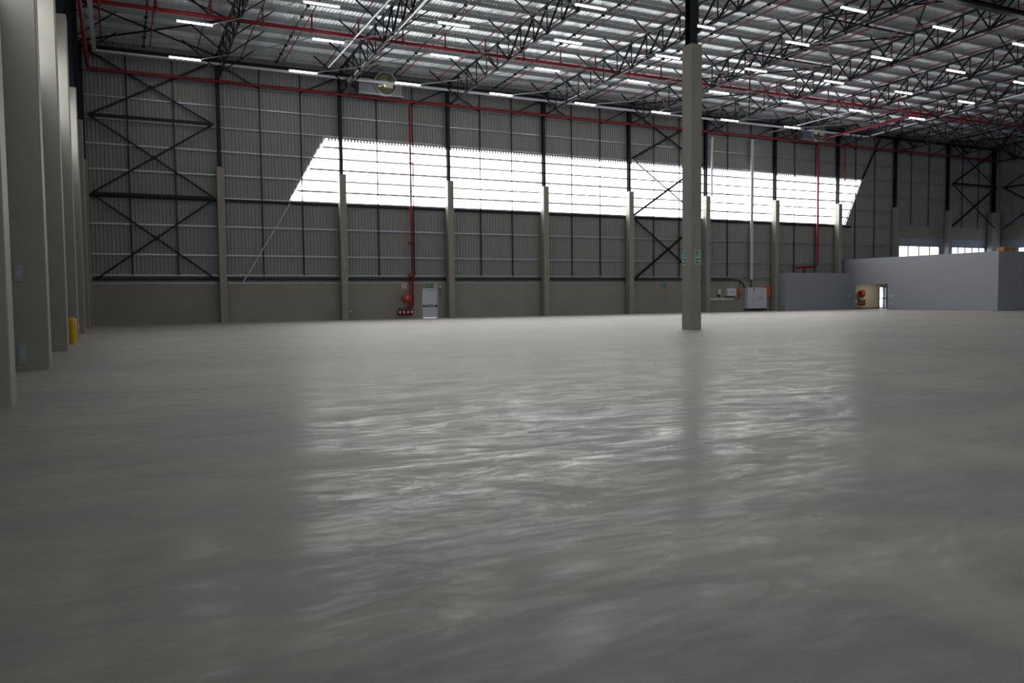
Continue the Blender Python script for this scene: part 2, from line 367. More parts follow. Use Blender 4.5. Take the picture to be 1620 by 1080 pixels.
# ------------------------------------------------------------------ roof trusses
NP = 17
def truss_mesh(root):
    Y0 = 57.1
    def T(i): return (0, yn(i)-Y0, ztop(yn(i)))
    def B(i): return (0, yn(i)-Y0, zbot(yn(i)))
    m2 = MB()
    for s in (-.05, .05): m2.beam((s, .3, ztop(57.4)), (s, yn(NP)-Y0, ztop(yn(NP))), .045, .09)
    loc_build(m2, 'top_chord', BLACK, root)
    m2 = MB()
    for s in (-.05, .05): m2.beam((s, .2, zbot(57.3)), (s, yn(NP)-Y0, zbot(yn(NP))), .045, .09)
    loc_build(m2, 'bottom_chord', BLACK, root)
    for i in range(NP+1): loc_build(MB().beam(B(i), (0, yn(i)-Y0, ztop(yn(i))+.22), .055), 'upright', BLACK, root)
    for i in range(NP):
        p, q = (T(i), B(i+1)) if i < 6 else (B(i), T(i+1))
        loc_build(MB().beam(p, q, .09), 'diagonal', BLACK, root)
    for i in range(1, NP+1, 2):
        for s in (-1, 1): loc_build(MB().angle(B(i), (s*2.26, yn(i)-Y0-.1, ztop(yn(i))+.1), .075), 'fly_brace', BLACK, root)
    for i in range(1, NP+1, 2): loc_build(MB().box(-.04, yn(i)-Y0-.14, zbot(yn(i))-.12, .04, yn(i)-Y0+.14, zbot(yn(i))+.10), 'gusset', BLACK, root)
truss0 = None
for k in range(-1, 11):
    x = xc(k) if k >= 0 else -1.78
    lab = 'black steel roof truss over the %s gap post of the long wall' % ORD[max(k, 0)]
    if k == -1: lab = 'black steel roof truss above the tall column row by the short wall'
    elif k == 10: lab, x = 'black steel roof truss against the far end wall', 88.9
    else: lab = 'black steel roof truss running out from the %s wall column of the long wall' % ORD[k]
    if truss0 is None:
        truss0 = thing('roof_truss', (x, 57.1, 0), lab, 'truss', 'black roof trusses'); truss_mesh(truss0)
    else:
        t = copy_tree(truss0, (x, 57.1, 0)); t['label'] = lab
# jack girder carrying the trusses on the free-standing columns
t = thing('girder', (22.84, 28.42, 16.85), 'heavy black lattice girder crossing over the free-standing columns', 'girder')
m2 = MB().box(-1.5, 28.22, 16.86, 89.6, 28.62, 16.9).box(-1.5, 28.40, 16.9, 89.6, 28.44, 17.12).box(-1.5, 28.22, 17.12, 89.6, 28.62, 17.16); m2.build('bottom_chord', BLACK, t)
m2 = MB().box(-1.5, 28.27, 18.7, 89.6, 28.57, 18.92); m2.build('top_chord', BLACK, t)
for k in range(0, 10):
    for j in range(4):
        xa = xc(k-1)+.2+BAY/4*j; xb = xa+BAY/4
        if xa < -1: continue
        p, q = ((xa, 28.42, 17.1), (xb, 28.42, 18.75)) if j % 2 == 0 else ((xa, 28.42, 18.75), (xb, 28.42, 17.1))
        MB().beam(p, q, .13).build('lattice_bar', BLACK, t)

# ------------------------------------------------------------------ purlins
for i in range(0, 23):
    y = yn(i); z = ztop(y)+.055
    m2 = MB(); m2.box(XL+.25, y-.010, z, XR-.3, y+.010, z+.25); m2.box(XL+.25, y-.075, z, XR-.3, y-.010, z+.014); m2.box(XL+.25, y+.010, z+.236, XR-.3, y+.075, z+.25)
    m2.box(XL+.25, y-.075, z+.014, XR-.3, y-.065, z+.035)
    tag(m2.build('roof_purlin', PURL, origin=(XL+.25, y, z)), 'grey roof purlin, %s row counting from the long wall' % ORD[i], 'purlin', 'roof purlins')
# black purlin ties half way between trusses
for k in range(-1, 10):
    x = xc(k)+3.85; m2 = MB().beam((x, 57.0, ztop(57.0)+.0), (x, 28.6, ztop(28.6)+.0), .07)
    for i in range(0, 17): m2.box(x-.1, yn(i)-.06, ztop(yn(i))-.07, x+.1, yn(i)+.06, ztop(yn(i))+.05)
    tag(m2.build('purlin_tie', BLACK, origin=(x, 57, ztop(57))), 'slim black tie under the purlins midway along the %s roof bay' % ORD[k+1], 'tie rod', 'black purlin ties')
# roof bracing in three bays
for k, nm in ((-1, 'first roof bay'), (4, 'middle braced roof bay'), (9, 'last roof bay')):
    xa, xb = (max(xc(k), -1.6), xc(k+1))
    for j, y in enumerate((57.0, 50.2, 43.4, 36.6)):
        t = thing('cross_brace', (xa, y, ztop(y)-.1), 'black crossed bracing in the %s, %s from the long wall' % (nm, ORD[j]), 'brace', 'roof cross braces')
        y2 = y-6.8 if j < 3 else 28.7
        MB().angle((xa, y, ztop(y)-.10), (xb, y2, ztop(y2)-.10), .11).build('diagonal', BLACK, t)
        MB().angle((xa, y2, ztop(y2)-.10), (xb, y, ztop(y)-.10), .11).build('diagonal', BLACK, t)
        if j: MB().beam((xa, y, ztop(y)-.14), (xb, y, ztop(y)-.14), .12).build('strut', BLACK, t)

# ------------------------------------------------------------------ long wall steelwork
GZ = [(3.20, .10, 'just above the concrete base', XL, 72.6), (4.55, .11, 'second up from the concrete base', XL, 72.6), (6.50, .11, 'third up from the concrete base', XL, 72.6), (8.42, .10, 'along the bottom of the bright panel', XL, 89.8),
      (9.95, .11, 'two rows above the bottom of the bright panel', XL, 89.8), (11.55, .11, 'just above half height of the bright panel', XL, 89.8), (13.14, .09, 'along the top of the bright panel', XL, 89.8),
      (14.55, .09, 'midway between bright panel and roof', XL, 89.8), (15.95, .10, 'behind the red pipe below the roof', XL, 89.8),
      (9.17, .13, 'lowest of the thin ones crossing only the bright panel', 11.5, 66.0), (10.75, .13, 'middle of the thin ones crossing only the bright panel', 12.4, 66.7), (12.35, .13, 'uppermost of the thin ones crossing only the bright panel', 13.3, 67.5)]
for z, h, lab, x0, x1 in GZ:
    m2 = MB(); m2.box(x0+.1, 57.78, z-h*.5, x1, 57.85, z-h*.5+.02); m2.box(x0+.1, 57.76, z-h*.5, x1, 57.78, z+h*.5); m2.box(x0+.1, 57.78, z+h*.5-.02, x1, 57.85, z+h*.5)
    tag(m2.build('wall_rail', GALV, origin=(x0+.1, 57.8, z)), 'galvanised horizontal wall rail '+lab, 'rail', 'wall sheeting rails')
tag(MB().box(XL+.2, 57.74, 8.17, 66.5, 57.84, 8.35).build('sill_beam', BLACK, origin=(XL, 57.8, 8.2)), 'black beam running under the bright panel', 'beam')
tag(MB().box(XL+.2, 57.765, 2.64, 72.6, 57.83, 2.72).build('base_channel', GALV, origin=(XL, 57.8, 2.7)), 'galvanised channel on top of the low concrete wall', 'channel')
tag(MB().box(XL+.3, 57.30, 17.30, XR-.6, 57.34, 17.55).box(XL+.3, 57.2, 17.30, XR-.6, 57.34, 17.33).build('eaves_beam', BLACK, origin=(XL, 57.3, 17.3)), 'black beam under the roof edge above the long wall', 'beam')
m2 = MB().path([(XL+.4, 57.70, 2.92), (20, 57.70, 2.93), (40, 57.70, 2.93), (51.2, 57.70, 2.93), (51.9, 57.70, 2.86), (52.35, 57.70, 2.62), (52.55, 57.66, 2.19)], .055, 8)
m2.path([(XL+.4, 57.70, 3.04), (20, 57.70, 3.03), (51, 57.70, 3.04)], .03, 6)
tag(m2.build('power_cable', DARK, origin=(0, 57.73, 2.9)), 'thick black power cables running above the low concrete wall to the cabinet', 'cable')
for k in range(-1, 10):
    for j in (1, 2):
        x = xc(k)+BAY/3*j; z0 = 3.2 if x < 72.6 else 8.7
        where = 'before the first wall column' if k < 0 else 'after the %s wall column' % ORD[k]
        tag(MB().beam((x, 57.73, z0), (x, 57.73, 17.3), .075, .04).beam((x, 57.75, z0), (x, 57.75, 8.2), .08, .02).build('sag_rod', BLACK, origin=(x, 57.73, z0)),
            'thin black upright on the sheeting, %s of the pair %s' % (('first', 'second')[j-1], where), 'upright', 'black uprights on the long wall')
# crossed bracing on the wall
def xbrace(x0, x1, zs, nm, struts=True, dy=0., w=.12):
    for j in range(len(zs)-1):
        t = thing('cross_brace', (x0, 57.5, zs[j]), 'black crossed bracing %s, %s panel up' % (nm, ORD[j]), 'brace', 'wall cross braces')
        MB().angle((x0, 57.45+dy, zs[j]), (x1, 57.45+dy, zs[j+1]), w).build('diagonal', BLACK, t)
        MB().angle((x0, 57.50+dy, zs[j+1]), (x1, 57.50+dy, zs[j]), w).build('diagonal', BLACK, t)
        MB().box((x0+x1)/2-.16, 57.43+dy, (zs[j]+zs[j+1])/2-.12, (x0+x1)/2+.16, 57.52+dy, (zs[j]+zs[j+1])/2+.12).build('gusset', BLACK, t)
        if struts and j: MB().box(x0, 57.38+dy, zs[j]-.09, x1, 57.42+dy, zs[j]+.09).box(x0, 57.42+dy, zs[j]-.09, x1, 57.5+dy, zs[j]-.07).build('strut', BLACK, t)
xbrace(-1.3, xc(0)-.32, [2.85, 8.35, 13.26, 17.3], 'in the first wall bay beside the tall column row')
xbrace(xc(4)+.32, xc(5)-.32, [2.85, 8.35, 13.26, 17.3], 'in the wall bay partly behind the free-standing column', False, 0., .15)
xbrace(xc(9)+.1, 88.3, [8.7, 13.26, 17.3], 'in the wall bay before the far corner', True, -.5, .14)
for k in range(0, 9):
    if k == 4: continue
    for s in (0, 1):
        xa, xb = (xc(k)+.12, xc(k)+BAY/3) if s == 0 else (xc(k+1)-.12, xc(k)+2*BAY/3)
        tag(MB().angle((xa, 57.5, 17.25), (xb, 57.70, 15.97), .09).build('knee_brace', BLACK, origin=(xa, 57.5, 17.25)),
            'short black brace high on the wall, %s the %s wall column' % (('just after', 'just before')[s], ORD[k+s]), 'brace', 'short wall braces below the roof')
# leaning rods that continue the ends of the bright panel
tag(MB().beam((7.75, 57.68, 2.72), (11.05, 57.68, 8.2), .075).build('leaning_rail', GALV, origin=(7.75, 57.68, 2.7)), 'galvanised rail slanting down from the lower corner of the bright panel', 'rail')
tag(MB().beam((67.95, 57.68, 13.1), (70.4, 57.68, 17.25), .15, .1).build('leaning_beam', BLACK, origin=(67.95, 57.68, 13.1)), 'black beam slanting up from the far upper corner of the bright panel', 'beam')
tag(MB().beam((11.05, 57.72, 8.3), (13.62, 57.72, 12.97), .06).build('panel_edging', GALV, origin=(11.05, 57.83, 8.3)), 'slanting galvanised edging on the long wall closing the near end of the bright panel', 'edging')
tag(MB().beam((65.6, 57.72, 8.3), (67.9, 57.72, 12.97), .06).build('panel_edging', GALV, origin=(65.6, 57.72, 8.3)), 'slanting galvanised edging closing the far end of the bright panel', 'edging')
# end wall: one bay
for z in (9.95, 11.55, 13.14, 14.55, 15.95):
    tag(MB().box(XR-.16, 29, z-.045, XR-.05, 57.6, z+.045).build('wall_rail', GALV, origin=(XR-.1, 29, z)), 'horizontal rail on the far end wall at %s level' % {9.95: 'the lowest', 11.55: 'the second', 13.14: 'the third', 14.55: 'the fourth', 15.95: 'the top'}[z], 'rail', 'end wall rails')
for j, y in enumerate((54.6, 52.2, 49.8, 47.4)):
    tag(MB().beam((XR-.2, y, 8.7), (XR-.2, y, 17.4), .07 if j != 2 else .3).build('sag_rod', BLACK, origin=(XR-.2, y, 8.7)), 'black upright on the far end wall, %s from the corner' % ORD[j], 'upright', 'black uprights on the end wall')
t = thing('cross_brace', (XR-.3, 57, 8.7), 'black crossed steel bracing on the far end wall beside the corner', 'brace')
for za, zb in ((8.7, 13.26), (13.26, 17.3)):
    MB().angle((XR-.35, 57.0, za), (XR-.35, 49.9, zb), .12).build('diagonal', BLACK, t); MB().angle((XR-.40, 57.0, zb), (XR-.40, 49.9, za), .12).build('diagonal', BLACK, t)
MB().beam((XR-.38, 57.0, 13.26), (XR-.38, 49.9, 13.26), .16).build('strut', BLACK, t)

# ------------------------------------------------------------------ red sprinkler pipework
zm = 17.05; ym = 47.5
t = thing('sprinkler_main', (-1.0, ym, zm), 'thick red sprinkler main crossing under the roof parallel to the long wall', 'pipe')
MB().path([(-1.1, ym, zm), (40, ym, zm), (89.3, ym, zm)], .115, 12).build('main_run', RED, t)
BX = [7.85+2.755*j for j in range(-3, 30)]
for n, x in enumerate(BX):
    MB().path([(x, ym, zm+.1), (x, ym, ztop(ym)-.19)], .05, 8).build('riser', RED, t)
    MB().lathe((x-.1, ym, zm), (1, 0, 0), [(.115, 0), (.14, 0), (.14, .2), (.115, .2)], 12).build('coupling', RED, t)
for n, x in enumerate(BX):
    m2 = MB().path([(x, 56.6, ztop(56.6)-.18), (x, 28.9, ztop(28.9)-.18)], .038, 6)
    for y in range(30, 57, 3): m2.lathe((x, y+.3, ztop(y+.3)-.22), (0, 0, -1), [(.02, 0), (.02, .06), (.045, .08), (0, .09)], 6)
    tag(m2.build('sprinkler_branch', RED, origin=(x, 56.6, ztop(56.6)-.18)), 'thin red sprinkler branch pipe under the roof, %s counting from the short wall' % ORD[n], 'pipe', 'thin red sprinkler branches')
t = thing('ring_main', (-1.3, 57.0, 16.05), 'red pipe along the long wall below the roof and round the short wall', 'pipe')
MB().path([(-1.2, 20, 15.95), (-1.2, 56.6, 15.95), (-1.12, 56.9, 15.97), (-.9, 57.0, 16.0), (20, 57.0, 16.0), (40, 57.0, 16.03), (80, 57.0, 16.13), (88.6, 57.0, 16.15)], .10, 10).build('pipe_run', RED, t)
for k in range(9):
    MB().lathe((xc(k)+.6, 57.0, 16.0+.0016*xc(k)), (1, 0, 0), [(.10, 0), (.125, 0), (.125, .16), (.10, .16)], 10).build('coupling', RED, t)
t = thing('sprinkler_riser', (19.85, 57.3, .9), 'red vertical pipe beside the fire exit rising from the hose reel to the roof', 'pipe')
MB().path([(19.85, 57.0, 16.0), (19.85, 57.3, 15.6), (19.85, 57.3, 8.2)], .075, 10).build('upper_run', RED, t)
MB().path([(19.87, 57.3, 8.2), (19.90, 57.35, 3), (19.93, 57.5, .98), (19.88, 57.5, .90), (19.5, 57.5, .88)], .085, 10).build('lower_run', RED, t)
MB().path([(19.72, 57.55, 3.4), (19.72, 57.55, 1.0)], .05, 8).build('side_pipe', RED, t)
for z in (3.1, 5.6, 8.2, 11.5): MB().box(19.74, 57.28, z, 20.0, 57.75, z+.10).build('clamp', RED, t)
t = thing('sprinkler_feed', (61.1, 57.0, 4.2), 'red feed pipe dropping from the roof to the low grey room', 'pipe')
MB().path([(62.9, ym, zm), (62.3, 50.5, 16.8), (61.4, 55.8, 16.5), (61.15, 56.8, 16.3), (61.1, 57.0, 15.9), (61.1, 57.0, 4.5), (61.0, 57.0, 4.3), (60.8, 57.0, 4.2), (59.3, 57.0, 4.12), (58.6, 57.0, 4.1)], .11, 10).build('pipe_run', RED, t)
MB().path([(59.4, 57.0, 4.12), (59.4, 57.0, 3.57)], .13, 10).build('stub', RED, t)
MB().lathe((58.2, 57.0, 4.1), (1, 0, 0), [(0, 0), (.07, .0), (.12, .45), (.15, .5), (.15, .6), (.11, .6)], 12).build('reducer', RED, t)
tag(MB().path([(64.75, 57.06, 15.98), (64.75, 57.06, 12.6)], .06, 8).build('drop_pipe', RED, origin=(64.75, 57.06, 12.6)), 'short red pipe running down behind the eighth wall post', 'pipe')

# ------------------------------------------------------------------ cable trays and conduits
t = thing('cable_tray', (0, 56.7, 17.0), 'grey cable tray following the long wall under the roof and turning at both ends', 'cable tray')
m2 = MB()
def tray(p, q):
    d = (Vector(q)-Vector(p)).normalized(); a = Vector((-d.y, d.x, 0))*.11
    m2.beam(p, q, .22, .015)
    for s in (-1, 1): m2.beam(Vector(p)+a*s+Vector((0, 0, .05)), Vector(q)+a*s+Vector((0, 0, .05)), .012, .12)
tray((-.8, 56.0, 16.8), (66.7, 56.0, 16.87)); tray((-.8, 56.1, 16.8), (-.8, 22, 16.8)); tray((66.6, 56.0, 16.87), (64.1, 39.6, 16.9)); tray((64.1, 39.6, 16.9), (62.4, 29, 16.9))
m2.build('tray', TRAY, t)
for x in range(2, 66, 4): MB().beam((x, 56.0, 16.82), (x, 56.0, ztop(56.0)+.02), .02).build('hanger', BLACK, t)
for x, z, y0, y1, lab, r in ((14.95, 16.75, 57.0, 24.0, 'silver trunking running out from the wall beside the second roof truss', .09), (12.6, 16.35, 52, 24, 'bright slim conduit running out under the second roof bay', .045),
                          (54.3, 16.4, 56.5, 46.5, 'bright slim conduit running out towards the second fan', .05), (31.5, 16.55, 57, 46, 'grey trunking beside the fourth roof truss', .05)):
    m2 = MB().beam((x, y0, z), (x, y1, z+.02*(y0-y1) if x in (14.95, 31.5) else z), r*2, r*1.4)
    tag(m2.build('conduit', GALV, origin=(x, y0, z)), lab, 'conduit', 'conduits under the roof')
tag(MB().path([(48.05, 57.0, 10.4), (48.05, 57.0, 15.6)], .10, 10).build('silver_pipe', TRAY, origin=(48.05, 57.0, 10.4)), 'silver pipe standing beside the sixth wall post', 'pipe')
m2 = MB(); x = 53.08
for s in (-.14, .14): m2.box(x+s-.015, 57.3, 2.95, x+s+.015, 57.4, 15.9)
m2.box(x-.14, 57.37, 2.95, x+.14, 57.39, 15.9)
tag(m2.build('cable_ladder', TRAY, origin=(x, 57.35, 2.95)), 'tall silver cable riser climbing the wall from the white cabinet', 'cable riser')
tag(MB().path([(53.1, 57.45, 2.98), (53.15, 57.45, 2.7), (53.1, 57.45, 2.22)], .06, 8).build('cable_loop', DARK, origin=(53.1, 57.45, 2.2)), 'dark cables leaving the silver riser into the white cabinet top', 'cable')

# ------------------------------------------------------------------ tube lights and their cables
ROWS = [(53.3, 3.25, 8, 'nearest the long wall'), (46.35, 3.25, 9, 'second from the long wall'), (40.85, 8.73, 8, 'third from the long wall'), (35.55, 21.2, 6, 'fourth from the long wall'), (30.2, 33.85, 3, 'nearest the camera')]
LZ = 16.2; light0 = None; starts = []
for r, (y, x0, n, nm) in enumerate(ROWS):
    row = []
    for k in range(n):
        x = x0+7.11*k; row.append(x)
        lab = 'lit tube light, %s from the short wall in the row %s' % (ORD[k], nm)
        if light0 is None:
            light0 = thing('tube_light', (x, y, LZ), lab, 'ceiling light', 'lit tube lights under the roof')
            loc_build(MB().box(0, -.07, .045, 1.82, .07, .11), 'housing', WHITE, light0)
            loc_build(MB().box(.03, -.05, -.01, 1.79, .05, .045), 'tube', TUBE, light0)
            for s in (.2, 1.62): loc_build(MB().beam((s, 0, .1), (s, 0, 1.75), .008), 'hanger', BLACK, light0)
        else:
            t = copy_tree(light0, (x, y, LZ)); t['label'] = lab
    starts.append(row)
for r in range(4):
    for k, x in enumerate(starts[r]):
        nxt = [v for v in starts[r+1] if v > x+2.2]
        if not nxt or nxt[0]-x > 8.5: continue
        p = Vector((x+1.82, ROWS[r][0], LZ+.1)); q = Vector((nxt[0], ROWS[r+1][0], LZ+.1)); pts = []
        for i in range(9):
            s = i/8; v = p.lerp(q, s); v.z -= .10*math.sin(math.pi*s); pts.append(v)
        tag(MB().path(pts, .028, 5).build('lighting_cable', GALV, origin=p), 'thin pale cable from the %s light of row %s to the next row' % (ORD[k], ('one', 'two', 'three', 'four')[r]), 'cable', 'thin cables linking the lights')

# ------------------------------------------------------------------ fans
def fan(cx, w, lab):
    t = thing('extractor_fan', (cx, 57.2, 16.1), lab, 'fan')
    MB().box(cx-w/2, 56.55, 16.16, cx+w/2, 57.25, 17.22).build('housing', DUCT, t)
    m2 = MB()
    m2.box(cx-w/2-.05, 56.5, 16.1, cx+w/2+.05, 56.56, 16.18)
    m2.build('mounting_rail', GALV, t)
    c = cx+.35
    MB().lathe((c, 56.55, 16.95), (0, -1, 0), [(.86, -.3), (.86, .12), (.80, .16), (.76, .12), (.74, -.05)], 36).build('cowl', GALV, t)
    MB().lathe((c, 56.55, 16.95), (0, -1, 0), [(.76, -.02), (.66, .12), (.46, .24), (.22, .31), (0, .33)], 36).build('dome', GOLD, t)
    MB().box(c-.05, 56.2, 16.6, c+.45, 56.24, 16.9).build('name_plate', SIGNW, t)
fan(17.45, 3.2, 'boxed extractor fan with round brassy dome beside the second roof truss')
fan(60.1, 3.0, 'boxed extractor fan with round dome near the eighth wall post')

# ------------------------------------------------------------------ fire exit door and wall signs
d = structure(MB().box(20.77, 57.74, 0, 20.85, 57.86, 2.24).box(21.93, 57.74, 0, 22.01, 57.86, 2.24).box(20.77, 57.74, 2.18, 22.01, 57.86, 2.26).build('door_1', LGREY, origin=(21.4, 57.8, 0)), 'pale grey fire exit door')
dp = (21.4, 57.8, 0)
MB().box(20.85, 57.79, .02, 21.93, 57.84, 2.18).build('leaf', LGREY, d, origin=dp)
MB().box(20.87, 57.775, .03, 21.91, 57.79, .28).build('kick_plate', WHITE, d, origin=dp)
MB().beam((20.84, 57.70, .90), (21.94, 57.70, .90), .05).box(20.82, 57.68, .85, 20.92, 57.79, .99).box(21.86, 57.68, .85, 21.96, 57.79, .99).build('push_bar', BLACK, d, origin=dp)
MB().box(20.98, 57.775, .94, 21.8, 57.79, 1.10).build('push_plate', WHITE, d, origin=dp)
MB().box(21.12, 57.765, 1.0, 21.66, 57.776, 1.04).build('bar_marking', BLACK, d, origin=dp)
MB().box(21.35, 57.72, 2.08, 21.75, 57.79, 2.15).beam((21.4, 57.73, 2.14), (21.9, 57.68, 2.10), .02).build('closer', GALV, d, origin=dp)
def quad_plate(m2, ax, o, pts, depth, idx):
    # pts in sign's (u, v); ax = 'x': sign faces -Y, u along X;  ax = 'y': sign faces -X, u along -Y
    m2.cur = idx; vs = []
    for e in (0, -depth):
        for u, v in pts:
            vs.append((o[0]+u, o[1]+e, o[2]+v) if ax == 'x' else (o[0]+e, o[1]-u, o[2]+v))
    n = len(pts); m2.add(vs, [tuple(range(n)), tuple(range(2*n-1, n-1, -1))]+[(i, (i+1) % n, n+(i+1) % n, n+i) for i in range(n)]); m2.cur = 0
def man(m2, ax, o, u0, v0, s, flip, dep):
    P = lambda pts: [(u0+s*(a if not flip else 1-a), v0+s*c) for a, c in pts]
    for pts in ([(.50, .80), (.60, .80), (.62, .92), (.55, .96), (.48, .90)], [(.38, .45), (.55, .45), (.60, .76), (.42, .76)], [(.55, .70), (.78, .62), (.78, .68), (.58, .77)],
                [(.40, .74), (.20, .62), (.22, .56), (.44, .66)], [(.38, .45), (.50, .45), (.36, .24), (.12, .20), (.12, .27), (.30, .30)], [(.46, .48), (.56, .46), (.66, .28), (.60, .06), (.53, .08), (.57, .28)]):
        quad_plate(m2, ax, o, P(pts), dep, 1)
def exit_sign(o, ax, w, flip, label):
    t = thing('exit_sign', o, label, 'sign', 'green exit signs on the columns')
    for j, part in enumerate(('man_panel', 'arrow_panel')):
        m2 = MB(); v = w+.012 if j == 0 else 0
        quad_plate(m2, ax, o, [(0, v), (w, v), (w, v+w), (0, v+w)], .006, 1)
        b = .028; quad_plate(m2, ax, o, [(b, v+b), (w-b, v+b), (w-b, v+w-b), (b, v+w-b)], .009, 0)
        if j == 0:
            man(m2, ax, o, .02, v+.01, w-.03, flip, .012)
            dd = (w-.10) if not flip else .055
            quad_plate(m2, ax, o, [(dd, v+.05), (dd+.035, v+.05), (dd+.035, v+w-.06), (dd, v+w-.06)], .011, 1)
        else:
            A = [(.12, .44), (.58, .44), (.40, .22), (.54, .22), (.86, .50), (.54, .78), (.40, .78), (.58, .56), (.12, .56)]
            quad_plate(m2, ax, o, [(w*(a if not flip else 1-a), v+w*c) for a, c in A], .012, 1)
        m2.build(part, [GREEN, PALE], t)
exit_sign((22.80, 28.098, 2.87), 'x', .30, False, 'green exit sign with arrow pointing towards the offices, on the free-standing column')
exit_sign((22.548, 28.70, 2.87), 'y', .30, True, 'green exit sign with arrow pointing back, on the side of the free-standing column')
exit_sign((47.418, 28.42, 2.87), 'y', .30, True, 'green exit sign at the picture edge above the offices')
def flat_sign(name, x0, z0, w, h, border, back, lab, kind):
    o = (x0, 57.776, z0); m2 = MB(); quad_plate(m2, 'x', o, [(0, 0), (w, 0), (w, h), (0, h)], .006, 0)
    if kind == 'man': man(m2, 'x', o, .03, .0, h, False, .011)
    elif kind == 'arrow':
        A = [(.15, .42), (.5, .42), (.5, .25), (.85, .5), (.5, .75), (.5, .58), (.15, .58)]; quad_plate(m2, 'x', o, [(w*a, h*(1-c)) for a, c in A], .011, 1)
    elif kind == 'down':
        A = [(.42, .85), (.58, .85), (.58, .45), (.75, .45), (.5, .12), (.25, .45), (.42, .45)]; quad_plate(m2, 'x', o, [(w*a, h*c) for a, c in A], .011, 1)
    elif kind == 'ext': quad_plate(m2, 'x', o, [(.4*w, .12*h), (.6*w, .12*h), (.6*w, .7*h), (.54*w, .86*h), (.46*w, .86*h), (.4*w, .7*h)], .011, 1)
    elif kind == 'reel': quad_plate(m2, 'x', o, [(w*(.5+.32*math.cos(a*math.pi/6)), h*(.5+.36*math.sin(a*math.pi/6))) for a in range(12)], .011, 1); quad_plate(m2, 'x', o, [(w*(.5+.12*math.cos(a*math.pi/4)), h*(.5+.14*math.sin(a*math.pi/4))) for a in range(8)], .014, 0)
    tag(m2.build(name, [border, back], origin=o), lab, 'sign')
flat_sign('exit_sign', 21.16, 2.30, .28, .28, GREEN, PALE, 'small green running figure sign over the fire exit door', 'man')
flat_sign('exit_sign', 21.46, 2.30, .28, .28, GREEN, PALE, 'small green arrow sign over the fire exit door', 'arrow')
flat_sign('notice_sign', 21.76, 2.30, .25, .28, SIGNW, SIGNR, 'cream notice sign at the corner of the fire exit door', 'down')
flat_sign('equipment_sign', 19.18, 2.26, .29, .33, SIGNW, SIGNR, 'cream sign with an extinguisher figure above the red hose reel', 'ext')
flat_sign('equipment_sign', 19.48, 2.26, .29, .33, SIGNW, SIGNR, 'cream sign with a round reel figure above the red hose reel', 'reel')
flat_sign('exit_sign', 43.05, 2.26, .33, .30, GREEN, PALE, 'green running figure sign alone on the low wall beside the free-standing column', 'man')
flat_sign('exit_sign', 43.40, 2.26, .33, .30, GREEN, PALE, 'green arrow sign alone on the low wall beside the free-standing column', 'arrow')

# ------------------------------------------------------------------ hose reels and extinguishers
def hose_reel(x, y, z, lab, r=.34):
    t = thing('hose_reel', (x, y, z), lab, 'hose reel', 'red fire hose reels')
    MB().lathe((x, y, z), (0, -1, 0), [(0, .02), (r, .02), (r, .045), (r*.93, .06), (r*.35, .085), (r*.3, .085)], 32).lathe((x, y, z), (0, -1, 0), [(r*.8, -.14), (r, -.14), (r, -.12), (r*.6, -.12)], 32).build('disc', REDB, t)
    MB().lathe((x, y, z), (0, -1, 0), [(r*.78, -.12), (r*.82, -.06), (r*.78, .02)], 24).build('hose', DARK, t)
    MB().lathe((x, y, z), (0, -1, 0), [(0, .13), (.06, .12), (.075, .085), (.075, .07)], 16).build('hub', WHITE, t)
    MB().box(x-.06, y, z-.12, x+.06, y+.34, z+.12).build('wall_bracket', RED, t)
    MB().path([(x+.02, y-.02, z-r), (x+.04, y+.05, z-r-.12), (x+.12, y+.08, z-r-.17), (x+.2, y+.08, z-r-.08)], .018, 6).build('nozzle', DARK, t)
hose_reel(19.46, 57.38, 1.54, 'round red hose reel on the low wall beside the fire exit')
def extinguisher(x, y, z, lab, first=[None]):
    if first[0] is None:
        t = thing('fire_extinguisher', (x, y, z), lab, 'fire extinguisher', 'red fire extinguishers')
        loc_build(MB().lathe((0, 0, 0), (0, 0, 1), [(0, 0), (.105, .0), (.115, .03), (.115, .40), (.09, .46), (.03, .50), (.03, .53)], 20), 'cylinder', RED, t)
        loc_build(MB().box(-.07, -.125, .16, .07, -.108, .34), 'name_plate', SIGNW, t)
        loc_build(MB().box(-.02, -.05, .53, .02, .02, .57).beam((-.0, -.02, .57), (.0, -.14, .60), .025), 'handle', DARK, t)
        loc_build(MB().path([(.03, 0, .54), (.12, -.02, .50), (.13, -.02, .30), (.12, -.02, .15)], .014, 6), 'hose', DARK, t)
        loc_build(MB().box(-.03, .05, .2, .03, .26, .26), 'wall_bracket', RED, t)
        first[0] = t
    else: t = copy_tree(first[0], (x, y, z)); t['label'] = lab
for i, x in enumerate((18.87, 19.19, 19.51, 19.80)):
    extinguisher(x, 57.5, .24, 'red fire extinguisher below the hose reel by the fire exit, %s of four' % ('first', 'second', 'third', 'last')[i])

